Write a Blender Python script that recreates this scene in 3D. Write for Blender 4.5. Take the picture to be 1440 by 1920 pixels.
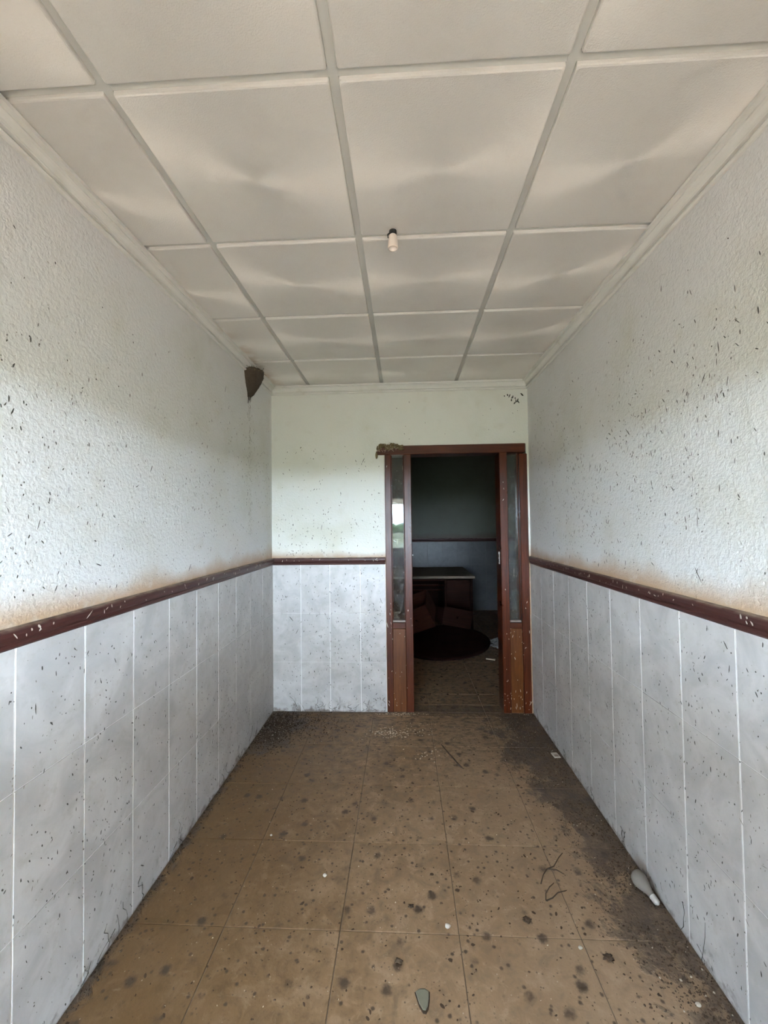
import bpy, bmesh, math, random
from mathutils import Vector, Matrix, noise as mnoise

for o in list(bpy.data.objects):
    bpy.data.objects.remove(o)
SC = bpy.context.scene
COL = SC.collection
PI = math.pi

# ------------------------------------------------------------------ camera
F_PX, YAW, PITCH, ROLL, ZC = 774.0, 0.0477, 0.0272, -0.0122, 1.5123
cy, sy, cp, sp = math.cos(YAW), math.sin(YAW), math.cos(PITCH), math.sin(PITCH)
fwd = Vector((-sy * cp, cy * cp, sp)); rgt = Vector((cy, sy, 0)); upv = rgt.cross(fwd)
R_ = rgt * math.cos(ROLL) + upv * math.sin(ROLL)
U_ = upv * math.cos(ROLL) - rgt * math.sin(ROLL)
cam_d = bpy.data.cameras.new('camera'); cam = bpy.data.objects.new('camera', cam_d); COL.objects.link(cam)
cam_d.sensor_fit = 'HORIZONTAL'; cam_d.sensor_width = 36.0; cam_d.lens = 36.0 * F_PX / 1440.0
cam_d.clip_start = 0.02; cam_d.clip_end = 400
cam.matrix_world = Matrix(((R_.x, U_.x, -fwd.x, 0), (R_.y, U_.y, -fwd.y, 0), (R_.z, U_.z, -fwd.z, ZC), (0, 0, 0, 1)))
SC.camera = cam

# ------------------------------------------------------------------ sky, sun, exposure
SKY_COL, SKY_STR = (0.665, 0.82, 1.0), 82.0
SUN_STR = 8.0
w = bpy.data.worlds.new('world'); SC.world = w; w.use_nodes = True
bg = w.node_tree.nodes['Background']
bg.inputs['Color'].default_value = (*SKY_COL, 1); bg.inputs['Strength'].default_value = SKY_STR
sd = bpy.data.lights.new('sun', 'SUN'); sd.energy = SUN_STR; sd.angle = math.radians(4); sd.color = (1.0, 0.95, 0.86)
sun = bpy.data.objects.new('sun', sd); COL.objects.link(sun)
sun.rotation_euler = Vector((-0.2, -0.30, -0.93)).to_track_quat('-Z', 'Y').to_euler()   # from behind the house: never enters the room
sun.location = (2, 6, 12)
vs = SC.view_settings
vs.view_transform = 'Standard'; vs.look = 'None'; vs.gamma = 1.0; vs.use_curve_mapping = False
vs.exposure = 0.12
SC.cycles.use_denoising = True
SC.cycles.max_bounces = 12; SC.cycles.diffuse_bounces = 7; SC.cycles.glossy_bounces = 4
SC.cycles.adaptive_threshold = 0.025

# ------------------------------------------------------------------ measures
XL, XR, YE, YB = -1.0845, 1.0068, 3.3504, -0.28
H = 2.663                      # under-side of the ceiling bars
GX, GY, GP = -0.165, 1.012, 0.6
RZ0, RZ1 = 1.180, 1.238        # dado rail
YF = 7.20                      # far wall of the dark room
SXL, SXR = -1.6, 2.6           # dark room sides
WT = 0.14                      # thickness of the wall with the doorway
rnd = random.Random(7)

# ------------------------------------------------------------------ object helpers
def link(name, me, mat=None, parent=None):
    o = bpy.data.objects.new(name, me); COL.objects.link(o)
    if mat is not None and me is not None and len(me.materials) == 0:
        me.materials.append(mat)
    if parent is not None:
        o.parent = parent
    return o

def tag(o, label=None, cat=None, group=None, kind=None):
    if label: o['label'] = label
    if cat: o['category'] = cat
    if group: o['group'] = group
    if kind: o['kind'] = kind
    return o

def empty(name, loc=(0, 0, 0), rot=(0, 0, 0), parent=None):
    o = bpy.data.objects.new(name, None); COL.objects.link(o)
    o.location = loc; o.rotation_euler = rot; o.empty_display_size = 0.05
    if parent: o.parent = parent
    return o

class MB:
    def __init__(s): s.v = []; s.f = []
    def add(s, vs, fs):
        b = len(s.v); s.v += [tuple(p) for p in vs]; s.f += [tuple(b + i for i in f) for f in fs]; return s
    def box(s, x0, x1, y0, y1, z0, z1, M=None):
        p = [Vector((x, y, z)) for z in (z0, z1) for y in (y0, y1) for x in (x0, x1)]
        if M: p = [M @ q for q in p]
        return s.add(p, [(0, 2, 3, 1), (4, 5, 7, 6), (0, 1, 5, 4), (2, 6, 7, 3), (0, 4, 6, 2), (1, 3, 7, 5)])
    def cbox(s, x0, x1, y0, y1, z0, z1, c=0.004, M=None):
        """box with all edges chamfered"""
        bm = bmesh.new()
        bmesh.ops.create_cube(bm, size=1)
        for v in bm.verts:
            v.co = Vector((x0 + (v.co.x + .5) * (x1 - x0), y0 + (v.co.y + .5) * (y1 - y0), z0 + (v.co.z + .5) * (z1 - z0)))
        bmesh.ops.bevel(bm, geom=list(bm.edges), offset=c, segments=1, affect='EDGES', profile=.5)
        bm.verts.ensure_lookup_table(); bm.verts.index_update()
        vs = [v.co.copy() for v in bm.verts]; fs = [[v.index for v in f.verts] for f in bm.faces]
        bm.free()
        if M: vs = [M @ q for q in vs]
        return s.add(vs, fs)
    def sweep(s, prof, path_fn, n):
        """prof: list of (a,b); path_fn(i,a,b)->point for i in 0..n-1; closed profile"""
        m = len(prof); vs = [path_fn(i, a, b) for i in range(n) for a, b in prof]; fs = []
        for i in range(n - 1):
            for j in range(m):
                k = (j + 1) % m
                fs.append((i * m + j, i * m + k, (i + 1) * m + k, (i + 1) * m + j))
        fs.append(tuple(range(m))[::-1]); fs.append(tuple((n - 1) * m + j for j in range(m)))
        return s.add(vs, fs)
    def lathe(s, prof, n=20, M=None, a0=0.0, a1=2 * PI):
        full = abs(a1 - a0 - 2 * PI) < 1e-6
        k = n if full else n + 1; vs = []; fs = []
        for r, z in prof:
            for i in range(k):
                t = a0 + (a1 - a0) * i / n
                vs.append(Vector((r * math.cos(t), r * math.sin(t), z)))
        for j in range(len(prof) - 1):
            for i in range(n):
                i2 = (i + 1) % k
                fs.append((j * k + i, j * k + i2, (j + 1) * k + i2, (j + 1) * k + i))
        if M: vs = [M @ q for q in vs]
        return s.add(vs, fs)
    def tube(s, pts, rad, n=6):
        pts = [Vector(p) for p in pts]
        if not isinstance(rad, (list, tuple)): rad = [rad] * len(pts)
        vs = []; fs = []; ref = Vector((0.13, 0.31, 0.94))
        for i, p in enumerate(pts):
            t = (pts[min(i + 1, len(pts) - 1)] - pts[max(i - 1, 0)]).normalized()
            a = t.cross(ref)
            if a.length < 1e-3: a = t.cross(Vector((1, 0, 0)))
            a.normalize(); b = t.cross(a)
            for j in range(n):
                q = 2 * PI * j / n
                vs.append(p + (a * math.cos(q) + b * math.sin(q)) * rad[i])
        for i in range(len(pts) - 1):
            for j in range(n):
                k = (j + 1) % n
                fs.append((i * n + j, i * n + k, (i + 1) * n + k, (i + 1) * n + j))
        fs.append(tuple(range(n))[::-1]); fs.append(tuple((len(pts) - 1) * n + j for j in range(n)))
        return s.add(vs, fs)
    def mesh(s, name, smooth=False, fix=True):
        me = bpy.data.meshes.new(name); me.from_pydata(s.v, [], s.f); me.validate()
        if fix:
            bm = bmesh.new(); bm.from_mesh(me)
            bmesh.ops.recalc_face_normals(bm, faces=bm.faces); bm.to_mesh(me); bm.free()
        if smooth:
            me.polygons.foreach_set('use_smooth', [True] * len(me.polygons))
        me.update(); return me
    def obj(s, name, mat, parent=None, smooth=False, fix=True):
        return link(name, s.mesh(name, smooth, fix), mat, parent)

# ------------------------------------------------------------------ material helpers
class NT:
    def __init__(s, name):
        s.m = bpy.data.materials.new(name); s.m.use_nodes = True
        s.t = s.m.node_tree; s.b = s.t.nodes['Principled BSDF']
    def n(s, typ, **kw):
        nd = s.t.nodes.new(typ)
        for k, v in kw.items(): setattr(nd, k, v)
        return nd
    def L(s, a, b): s.t.links.new(a, b)
    def put(s, sock, v):
        if hasattr(v, 'is_output') or isinstance(v, bpy.types.NodeSocket): s.L(v, sock)
        else:
            if sock.type == 'RGBA' and len(v) == 3: v = (*v, 1)
            sock.default_value = v
    def pos(s): return s.n('ShaderNodeNewGeometry').outputs['Position']
    def objc(s): return s.n('ShaderNodeTexCoord').outputs['Object']
    def mapv(s, vec, scale=(1, 1, 1), loc=(0, 0, 0), rot=(0, 0, 0)):
        nd = s.n('ShaderNodeMapping'); s.L(vec, nd.inputs['Vector'])
        nd.inputs['Scale'].default_value = scale; nd.inputs['Location'].default_value = loc; nd.inputs['Rotation'].default_value = rot
        return nd.outputs[0]
    def noise(s, vec, scale, detail=4, rough=.55, dist=0.0, dims='3D', w=None):
        nd = s.n('ShaderNodeTexNoise', noise_dimensions=dims)
        if vec is not None: s.L(vec, nd.inputs['Vector'])
        if w is not None: s.L(w, nd.inputs['W'])
        nd.inputs['Scale'].default_value = scale; nd.inputs['Detail'].default_value = detail
        nd.inputs['Roughness'].default_value = rough; nd.inputs['Distortion'].default_value = dist
        return nd.outputs['Fac']
    def vor(s, vec, scale, feature='F1', out='Distance', rnd=1.0):
        nd = s.n('ShaderNodeTexVoronoi', feature=feature); s.L(vec, nd.inputs['Vector']); nd.inputs['Scale'].default_value = scale
        nd.inputs['Randomness'].default_value = rnd
        return nd.outputs[out]
    def math(s, op, a, b=0.0, c=0.0, clamp=False):
        nd = s.n('ShaderNodeMath', operation=op, use_clamp=clamp)
        s.put(nd.inputs[0], a); s.put(nd.inputs[1], b); s.put(nd.inputs[2], c)
        return nd.outputs[0]
    def sep(s, vec):
        nd = s.n('ShaderNodeSeparateXYZ'); s.L(vec, nd.inputs[0]); return nd.outputs
    def rng(s, v, a, b, c=0.0, d=1.0, smooth=True):
        nd = s.n('ShaderNodeMapRange', interpolation_type='SMOOTHSTEP' if smooth else 'LINEAR'); s.put(nd.inputs['Value'], v)
        for k, x in (('From Min', a), ('From Max', b), ('To Min', c), ('To Max', d)): s.put(nd.inputs[k], x)
        return nd.outputs[0]
    def mix(s, f, a, b):
        nd = s.n('ShaderNodeMix', data_type='RGBA'); s.put(nd.inputs['Factor'], f); s.put(nd.inputs['A'], a) if False else None
        s.put(nd.inputs[6], a); s.put(nd.inputs[7], b); return nd.outputs[2]
    def bump(s, h, strength=.5, dist=.01, prev=None):
        nd = s.n('ShaderNodeBump'); s.L(h, nd.inputs['Height']); nd.inputs['Strength'].default_value = strength
        nd.inputs['Distance'].default_value = dist
        if prev is not None: s.L(prev, nd.inputs['Normal'])
        return nd.outputs[0]
    def done(s, col, rough=.6, normal=None, spec=None, **kw):
        s.put(s.b.inputs['Base Color'], col); s.put(s.b.inputs['Roughness'], rough)
        if normal is not None: s.L(normal, s.b.inputs['Normal'])
        if spec is not None: s.b.inputs['Specular IOR Level'].default_value = spec
        for k, v in kw.items(): s.put(s.b.inputs[k.replace('_', ' ')], v)
        return s.m

M = {}
def mk_plaster(name, base, dust=(0.40, 0.27, 0.165), dust_h=0.14, bumpy=1.0):
    t = NT(name); P = t.pos(); x, y, z = t.sep(P)
    n1 = t.noise(P, 2.2, 5); n2 = t.noise(P, 9, 4); n3 = t.noise(P, 75, 2, .5); n4 = t.noise(P, 170, 3, .6)
    c = t.mix(t.rng(n1, .45, .8), base, tuple(b * k for b, k in zip(base, (.86, .85, .78))))
    c = t.mix(t.math('MULTIPLY', t.rng(n2, .55, .8), .25), c, tuple(b * k for b, k in zip(base, (.72, .65, .50))))
    # dust that the birds left on the plaster just above the rail
    top = t.math('ADD', RZ1 + dust_h * .35, t.math('MULTIPLY', t.rng(n1, .3, .75, smooth=False), dust_h))
    d = t.math('SUBTRACT', 1.0, t.rng(z, RZ1 - .01, top))
    d = t.math('MULTIPLY', d, t.rng(t.noise(P, 14, 5), .2, .5, .55, 1.0))
    c = t.mix(d, c, dust)
    h = t.math('ADD', t.math('MULTIPLY', n3, 1.0), t.math('MULTIPLY', n4, .35))
    b = t.bump(h, .42 * bumpy, .010)
    return t.done(c, .55, b, .45)
M['plaster'] = mk_plaster('plaster', (0.67, 0.667, 0.66))
M['plaster_end'] = mk_plaster('plaster_end', (0.69, 0.685, 0.635), dust_h=.07, bumpy=.55)
M['plaster_shaded'] = mk_plaster('plaster_store_shaded', (0.12, 0.127, 0.10), dust=(.085, .07, .05), bumpy=.6)  # same plaster darkened: the back room's dimness is put into the colour

def mk_tile(name, base, dirt=(.34, .32, .28)):
    t = NT(name); P = t.pos(); x, y, z = t.sep(P)
    oi = t.n('ShaderNodeObjectInfo').outputs['Random']
    n1 = t.noise(P, 5, 6, .6, 1.0); n2 = t.noise(P, 22, 5, .65); n3 = t.noise(P, 90, 2)
    c = t.mix(t.rng(n1, .3, .7), tuple(b * .80 for b in base), tuple(b * 1.10 for b in base))
    c = t.mix(t.math('MULTIPLY', t.rng(n2, .50, .70), .42), c, dirt)
    c = t.mix(t.math('MULTIPLY', oi, .12), c, tuple(b * .8 for b in base))
    # splashed grime with a ragged edge along the floor
    g = t.math('SUBTRACT', 1.0, t.rng(z, .0, t.math('ADD', .015, t.math('MULTIPLY', t.rng(t.noise(P, 16, 4), .48, .75), .16))))
    c = t.mix(t.math('MULTIPLY', g, t.rng(n2, .35, .6, .2, .9)), c, (.13, .10, .08))
    ro = t.rng(n1, .2, .8, .30, .46)
    return t.done(c, ro, t.bump(n3, .05, .004), .5)
M['tile'] = mk_tile('wall_tile', (0.475, 0.46, 0.445))
M['tile_end'] = mk_tile('wall_tile_end', (0.49, 0.475, 0.46))
M['tile_shaded'] = mk_tile('wall_tile_store_shaded', (0.080, 0.085, 0.090), (.055, .055, .052))  # shaded copy of the wall tile, low light painted into its colour
t = NT('grout'); M['grout'] = t.done(t.mix(t.noise(t.pos(), 12), (.86, .86, .85), (.76, .75, .73)), .8)

t = NT('grout_store_shaded'); M['grout_shaded'] = t.done(t.mix(t.noise(t.pos(), 12), (.13, .135, .14), (.09, .09, .09)), .8)  # grout of the back room: grime and lack of light both in the colour
t = NT('ceiling_tile'); O = t.objc(); P = t.pos(); ox, oy, oz = t.sep(O)
ang = t.math('ARCTAN2', oy, ox); rad = t.math('SQRT', t.math('ADD', t.math('MULTIPLY', ox, ox), t.math('MULTIPLY', oy, oy)))
gr = t.noise(P, 260, 2, .6)
b2 = t.bump(gr, .30, .004)
tv = t.n('ShaderNodeCombineXYZ'); t.L(ox, tv.inputs[0]); t.L(oy, tv.inputs[1])
tn = t.n('ShaderNodeVectorMath', operation='NORMALIZE'); t.L(tv.outputs[0], tn.inputs[0])   # pressed fan of fine grooves: satin sheen across the radius
c = t.mix(t.rng(t.noise(P, 3.5, 5), .45, .75), (.845, .825, .79), (.775, .75, .71))
c = t.mix(t.math('MULTIPLY', t.rng(t.noise(P, 120, 2), .62, .75), .12), c, (.5, .46, .4))
# rusty water stain where the tiles meet the mouldings
px, py, pz = t.sep(P)
st = t.math('MULTIPLY', t.rng(px, XL + .16, XL + .02), t.rng(py, 2.1, 2.75)); st = t.math('MULTIPLY', st, t.rng(t.noise(P, 9, 4), .35, .65))
c = t.mix(t.math('MULTIPLY', st, .8), c, (.42, .26, .13))
gl = t.n('ShaderNodeBsdfAnisotropic'); gl.inputs['Roughness'].default_value = .84; gl.inputs['Anisotropy'].default_value = .74
t.L(tn.outputs[0], gl.inputs['Tangent']); gl.inputs['Color'].default_value = (.95, .925, .88, 1); t.L(b2, gl.inputs['Normal'])
ms = t.n('ShaderNodeMixShader'); ms.inputs[0].default_value = .29; t.L(t.b.outputs[0], ms.inputs[1]); t.L(gl.outputs[0], ms.inputs[2]); t.L(ms.outputs[0], t.t.nodes['Material Output'].inputs[0])
M['ctile'] = t.done(c, .7, b2, .1)
t = NT('bar_metal'); M['bar'] = t.done(t.mix(t.noise(t.pos(), 8), (.53, .525, .485), (.46, .455, .42)), .55, None, .3)
t = NT('moulding'); P = t.pos()
M['mould'] = t.done(t.mix(t.rng(t.noise(P, 7, 5), .5, .8), (.70, .69, .65), (.58, .56, .49)), .7, t.bump(t.noise(P, 60, 2), .15, .003), .25)
t = NT('rail_ceramic'); P = t.pos(); nn = t.noise(t.mapv(P, (3, 3, 30)), 4, 5)
x, y, z = t.sep(P)
c = t.mix(nn, (.040, .0135, .0115), (.054, .019, .016))
c = t.mix(t.math('MULTIPLY', t.rng(z, RZ1 - .010, RZ1 + .002), t.rng(t.noise(P, 18, 4), .3, .6)), c, (.22, .165, .125))
M['rail'] = t.done(c, .38, None, .3)

def mk_wood(name, a, b, rough=.28, axis=2, scale=1.0, spec=.28):
    t = NT(name); O = t.objc()
    sc = [28 * scale] * 3; sc[axis] = 1.6 * scale
    n = t.noise(t.mapv(O, tuple(sc)), 2.0, 5, .65, .8); n2 = t.noise(O, 5, 4)
    c = t.mix(t.rng(n, .3, .72), a, b); c = t.mix(t.math('MULTIPLY', t.rng(n2, .45, .8), .4), c, tuple(k * .55 for k in a))
    return t.done(c, t.rng(n2, .2, .8, rough, rough + .10), t.bump(n, .12, .003), spec)
M['wood'] = mk_wood('frame_wood', (.042, .0080, .0022), (.085, .0185, .005), .26)
M['wood_h'] = mk_wood('frame_wood_head', (.042, .0080, .0022), (.085, .0185, .005), .28, axis=0)
M['panel'] = mk_wood('panel_wood', (.074, .021, .0045), (.130, .042, .009), .34, scale=.7)
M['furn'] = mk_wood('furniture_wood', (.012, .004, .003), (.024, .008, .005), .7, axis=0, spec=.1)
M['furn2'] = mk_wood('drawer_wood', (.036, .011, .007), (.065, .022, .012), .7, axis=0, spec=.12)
M['furn_top'] = mk_wood('desk_top_wood', (.17, .14, .105), (.25, .21, .16), .75, axis=0, spec=.12)

t = NT('pane_glass'); P = t.pos(); n = t.noise(P, 14, 5, .6)
t.b.inputs['Transmission Weight'].default_value = 1.0; t.b.inputs['IOR'].default_value = 1.5
dirtmix = t.n('ShaderNodeMixShader'); df = t.n('ShaderNodeBsdfDiffuse'); df.inputs['Color'].default_value = (.30, .30, .28, 1)
t.put(dirtmix.inputs[0], t.rng(n, .3, .8, .06, .20)); t.L(t.b.outputs[0], dirtmix.inputs[1]); t.L(df.outputs[0], dirtmix.inputs[2])
t.L(dirtmix.outputs[0], t.n('ShaderNodeOutputMaterial').inputs[0]) if False else t.L(dirtmix.outputs[0], t.t.nodes['Material Output'].inputs[0])
M['glass'] = t.done((.92, .95, .94), .03)

# floor: brown trodden dirt on tiles, black droppings caked along the walls
t = NT('floor_dirt'); P = t.pos(); x, y, z = t.sep(P)
n1 = t.noise(P, 2.2, 6, .6, .4); n2 = t.noise(P, 13, 6, .65, .6); n3 = t.noise(P, 60, 4, .6); n4 = t.noise(P, 4.6, 6, .68, .3)
c = t.mix(t.rng(n1, .3, .72), (.180, .104, .045), (.270, .172, .092))
c = t.mix(t.math('MULTIPLY', t.rng(n2, .48, .68), .7), c, (.38, .265, .17))
c = t.mix(t.math('MULTIPLY', t.rng(n2, .50, .32), .7), c, (.090, .054, .026))
n5 = t.noise(P, 34, 5, .7, .8); c = t.mix(t.math('MULTIPLY', t.rng(n5, .55, .70), .5), c, (.085, .052, .028)); c = t.mix(t.math('MULTIPLY', t.rng(n5, .44, .30), .35), c, (.40, .30, .20))
c = t.mix(t.rng(x, -.9, .9, 0, .5), c, (.32, .235, .165))  # daylight on the right side painted into the floor colour
c = t.mix(t.rng(x, .15, -.9, 0, .72), c, (.105, .058, .020))  # shade on the left side painted into the floor colour
# spots trodden into the floor
v = t.vor(t.mapv(P, (1, 1, .01)), 9.0); nd = t.math('ADD', v, t.math('MULTIPLY', t.math('SUBTRACT', n3, .5), .22))
sp1 = t.rng(nd, .24, .08); c = t.mix(t.math('MULTIPLY', sp1, t.rng(n4, .32, .50, .0, .9)), c, (.045, .030, .020))
v = t.vor(t.mapv(P, (1, 1, .01), (3.3, 1.7, 0)), 26.0); nd = t.math('ADD', v, t.math('MULTIPLY', t.math('SUBTRACT', n3, .5), .25))
c = t.mix(t.math('MULTIPLY', t.rng(nd, .24, .08), t.rng(n4, .32, .50, .0, .9)), c, (.048, .032, .021))
v = t.vor(t.mapv(P, (1, 1, .01), (7.3, 4.7, 0)), 55.0); c = t.mix(t.math('MULTIPLY', t.rng(v, .22, .10), t.rng(n2, .42, .6, 0, .7)), c, (.065, .045, .03))
v = t.vor(t.mapv(P, (1, 1, .01), (1.3, 9.7, 0)), 40.0); c = t.mix(t.math('MULTIPLY', t.rng(v, .12, .05), t.rng(n2, .48, .55, 0, .6)), c, (.5, .42, .33))
c = t.mix(t.math('MULTIPLY', t.rng(y, 2.0, 3.3, 0, .75), t.rng(t.noise(t.mapv(P, (1, 1.8, 1)), 17, 6, .7, .5), .46, .62)), c, (.058, .040, .027))
# caked dirt along the right wall, in the far left corner and along the left wall
wob = t.math('MULTIPLY', t.math('SUBTRACT', n4, .5), .8); wob2 = t.math('MULTIPLY', t.math('SUBTRACT', n2, .5), .35)
e = t.math('ADD', x, t.math('ADD', wob, wob2))
edge = t.rng(y, 1.2, 3.0, .87, .64, False)
m1 = t.rng(t.math('SUBTRACT', e, edge), -.04, .06)
m1 = t.math('MULTIPLY', m1, t.math('MULTIPLY', t.rng(y, 3.55, 3.3), t.rng(x, XR + .05, XR, 0, 1)))
dx = t.math('ADD', x, .98); dy = t.math('SUBTRACT', y, 3.10)
rr = t.math('SQRT', t.math('ADD', t.math('MULTIPLY', t.math('MULTIPLY', dx, dx), 1.3), t.math('MULTIPLY', t.math('MULTIPLY', dy, dy), .75)))
m2 = t.rng(t.math('ADD', rr, t.math('ADD', wob, wob2)), .34, .16)
m3 = t.rng(t.math('ADD', x, t.math('MULTIPLY', t.math('SUBTRACT', n2, .5), .16)), XL + .055, XL + .01)
m4 = t.math('MULTIPLY', t.rng(t.math('ADD', y, t.math('MULTIPLY', t.math('SUBTRACT', n2, .5), .2)), YE - .06, YE - .01), t.rng(y, YE + .2, YE + .05))
cake = t.math('MAXIMUM', t.math('MAXIMUM', m1, m2), t.math('MAXIMUM', m3, t.math('MULTIPLY', m4, .8)))
c = t.mix(t.math('MULTIPLY', cake, t.rng(n2, .25, .7, 1.0, .60)), c, t.mix(n3, (.030, .023, .019), (.085, .066, .054)))
# pale scuffs
c = t.mix(t.math('MULTIPLY', t.rng(t.noise(t.mapv(P, (1, 4, 1), rot=(0, 0, .6)), 7, 5, .7), .62, .78), .3), c, (.36, .29, .22))
ro = t.rng(n2, .3, .7, .42, .68)
hh = t.math('ADD', t.math('MULTIPLY', n3, .4), t.math('MULTIPLY', cake, t.math('ADD', .6, n3)))
M['floor'] = t.done(c, ro, t.bump(hh, .5, .006), .35)
t = NT('joint_dirt'); M['joint'] = t.done(t.mix(t.noise(t.pos(), 6), (.06, .042, .028), (.19, .14, .10)), .9)
def flat(name, col, rough=.7, var=.25, sc=30, spec=.3):
    t = NT(name); n = t.noise(t.pos(), sc, 4)
    return t.done(t.mix(n, tuple(k * (1 - var) for k in col), tuple(min(1, k * (1 + var)) for k in col)), rough, None, spec)
M['dropping'] = flat('dropping', (.060, .056, .046), .8, .5)
M['dropping_mid'] = flat('dropping_mid', (.20, .185, .15), .8, .5)
M['dropping_white'] = flat('dropping_white', (.46, .42, .36), .8, .2)
M['dirt'] = flat('dirt_crumb', (.040, .026, .016), .95, .6)
M['dirt_mid'] = flat('dirt_smear', (.070, .046, .029), .95, .6)
M['straw'] = flat('straw', (.54, .46, .35), .85, .4)
M['mud'] = flat('nest_mud', (.050, .037, .026), .95, .5, 60)
M['mud_pale'] = flat('nest_straw', (.15, .12, .07), .95, .5, 60)
M['mud_moss'] = flat('mossy_mud', (.13, .095, .045), .95, .6, 45)
M['rubber'] = flat('black_tape', (.012, .012, .012), .6)
M['porcelain'] = flat('porcelain', (.78, .68, .60), .35, .1, 20, .5)
M['metal'] = flat('cap_metal', (.62, .62, .60), .35, .2); M['metal'].node_tree.nodes['Principled BSDF'].inputs['Metallic'].default_value = .6
M['white'] = flat('chip_white', (.55, .52, .46), .6, .15)
M['bead'] = flat('bead_putty', (.26, .22, .19), .6, .3)
M['ink'] = flat('chip_print', (.30, .24, .20), .7)
M['twig'] = flat('twig_bark', (.060, .042, .030), .9, .4)
M['stone'] = flat('shard_grey', (.17, .165, .125), .35, .2)
M['concrete'] = flat('concrete', (.33, .25, .185), .9, .15, 3)
M['grass'] = flat('grass', (.060, .062, .028), .95, .3, 2)
M['leaf'] = flat('tree_leaves', (.045, .075, .025), .9, .5, 5)
M['bark'] = flat('tree_bark', (.09, .07, .05), .95)
M['outer'] = flat('outer_render', (.70, .68, .62), .9, .1, 3)
M['paper'] = flat('crumpled_paper', (.17, .165, .16), .8, .15)
t = NT('bulb_glass'); n = t.noise(t.pos(), 30, 4)
M['bulb'] = t.done(t.mix(n, (.22, .205, .18), (.30, .28, .25)), .22, None, .5, Transmission_Weight=.35)

# ------------------------------------------------------------------ setting: floor
def struct(o): o['kind'] = 'structure'; return o
mb = MB(); mb.box(SXL - .15, SXR + .15, YB - .2, YF + .15, -.16, -.0035)
floor = struct(mb.obj('floor', M['joint']))
def slab(sx, sy, th, c):
    """tile lying in xy, face up, chamfered face edge; origin at the centre of its back"""
    m = MB(); a, b = sx / 2, sy / 2; vs = []
    for (p, q, z) in ((a, b, 0), (a, b, th - c), (a - c, b - c, th)):
        vs += [(-p, -q, z), (p, -q, z), (p, q, z), (-p, q, z)]
    fs = [(8, 9, 10, 11), (3, 2, 1, 0)]
    for l in (0, 4):
        for i in range(4):
            j = (i + 1) % 4; fs.append((l + i, l + j, l + 4 + j, l + 4 + i))
    return m.add(vs, fs)
FJX, FJY, FPX, FPY = -.257, 1.567, .4395, .4265
cache = {}
def floor_tile(x0, x1, y0, y1):
    g = .0032
    k = (round(x1 - x0, 3), round(y1 - y0, 3))
    if k not in cache:
        cache[k] = slab(x1 - x0 - g, y1 - y0 - g, .012, .0012).mesh('floor_tile'); cache[k].materials.append(M['floor'])
    o = link('floor_tile', cache[k], None, floor)
    o.location = ((x0 + x1) / 2, (y0 + y1) / 2, -.012 + rnd.uniform(-.0006, .0006))
def floor_field(xa, xb, ya, yb):
    xs = sorted({xa, xb, *[FJX + FPX * i for i in range(-6, 9) if xa + .01 < FJX + FPX * i < xb - .01]})
    ys = sorted({ya, yb, *[FJY + FPY * i for i in range(-8, 16) if ya + .01 < FJY + FPY * i < yb - .01]})
    for i in range(len(xs) - 1):
        for j in range(len(ys) - 1): floor_tile(xs[i], xs[i + 1], ys[j], ys[j + 1])
floor_field(XL, XR, YB, YE)
floor_field(-.15, .98, YE, YE + WT)
floor_field(SXL, SXR, YE + WT, YF)

# ------------------------------------------------------------------ setting: walls
TH = .15; ZT = 2.80
DX0, DX1, DZ = -.150, .985, 2.140          # hole for the doorway frame
def wall(name, boxes, mat):
    m = MB()
    for b in boxes: m.box(*b)
    return struct(m.obj(name, mat))
wl = wall('wall_left', [(XL - TH, XL, YB - .15, YE, -.02, ZT)], M['plaster'])
wr = wall('wall_right', [(XR, XR + TH, YB - .15, YE, -.02, ZT)], M['plaster'])
we = wall('wall_end', [(SXL - TH, DX0, YE, YE + WT, -.02, ZT), (DX1, SXR + TH, YE, YE + WT, -.02, ZT), (DX0, DX1, YE, YE + WT, DZ, ZT)], M['plaster_end'])
# the wall behind the photographer, with the entrance and the window beside it
OX0, OX1, OX2, OZ, SILL = -.85, -.36, 1.0, 1.93, 1.08
wb = wall('wall_back', [(XL - TH, OX0, YB - .15, YB, -.02, ZT), (OX2, XR + TH, YB - .15, YB, -.02, ZT), (OX0, OX2, YB - .15, YB, OZ, ZT), (OX1, OX2, YB - .15, YB, -.02, SILL)], M['plaster'])
m = MB(); m.cbox(OX1 - .025, OX1 + .025, YB - .12, YB - .04, 0, OZ)
struct(m.obj('trim_1', M['wood']))
ws = wall('wall_store_far', [(SXL - TH, SXR + TH, YF, YF + TH, -.02, ZT)], M['plaster_shaded'])
wsl = wall('wall_store_left', [(SXL - TH, SXL, YE + WT, YF, -.02, ZT)], M['plaster_shaded'])
wsr = wall('wall_store_right', [(SXR, SXR + TH, YE + WT, YF, -.02, ZT)], M['plaster_shaded'])
m = MB(); m.box(SXL - .6, SXR + .6, YB - .45, YF + .5, ZT + .001, ZT + .2); struct(m.obj('roof', M['outer']))

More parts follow.
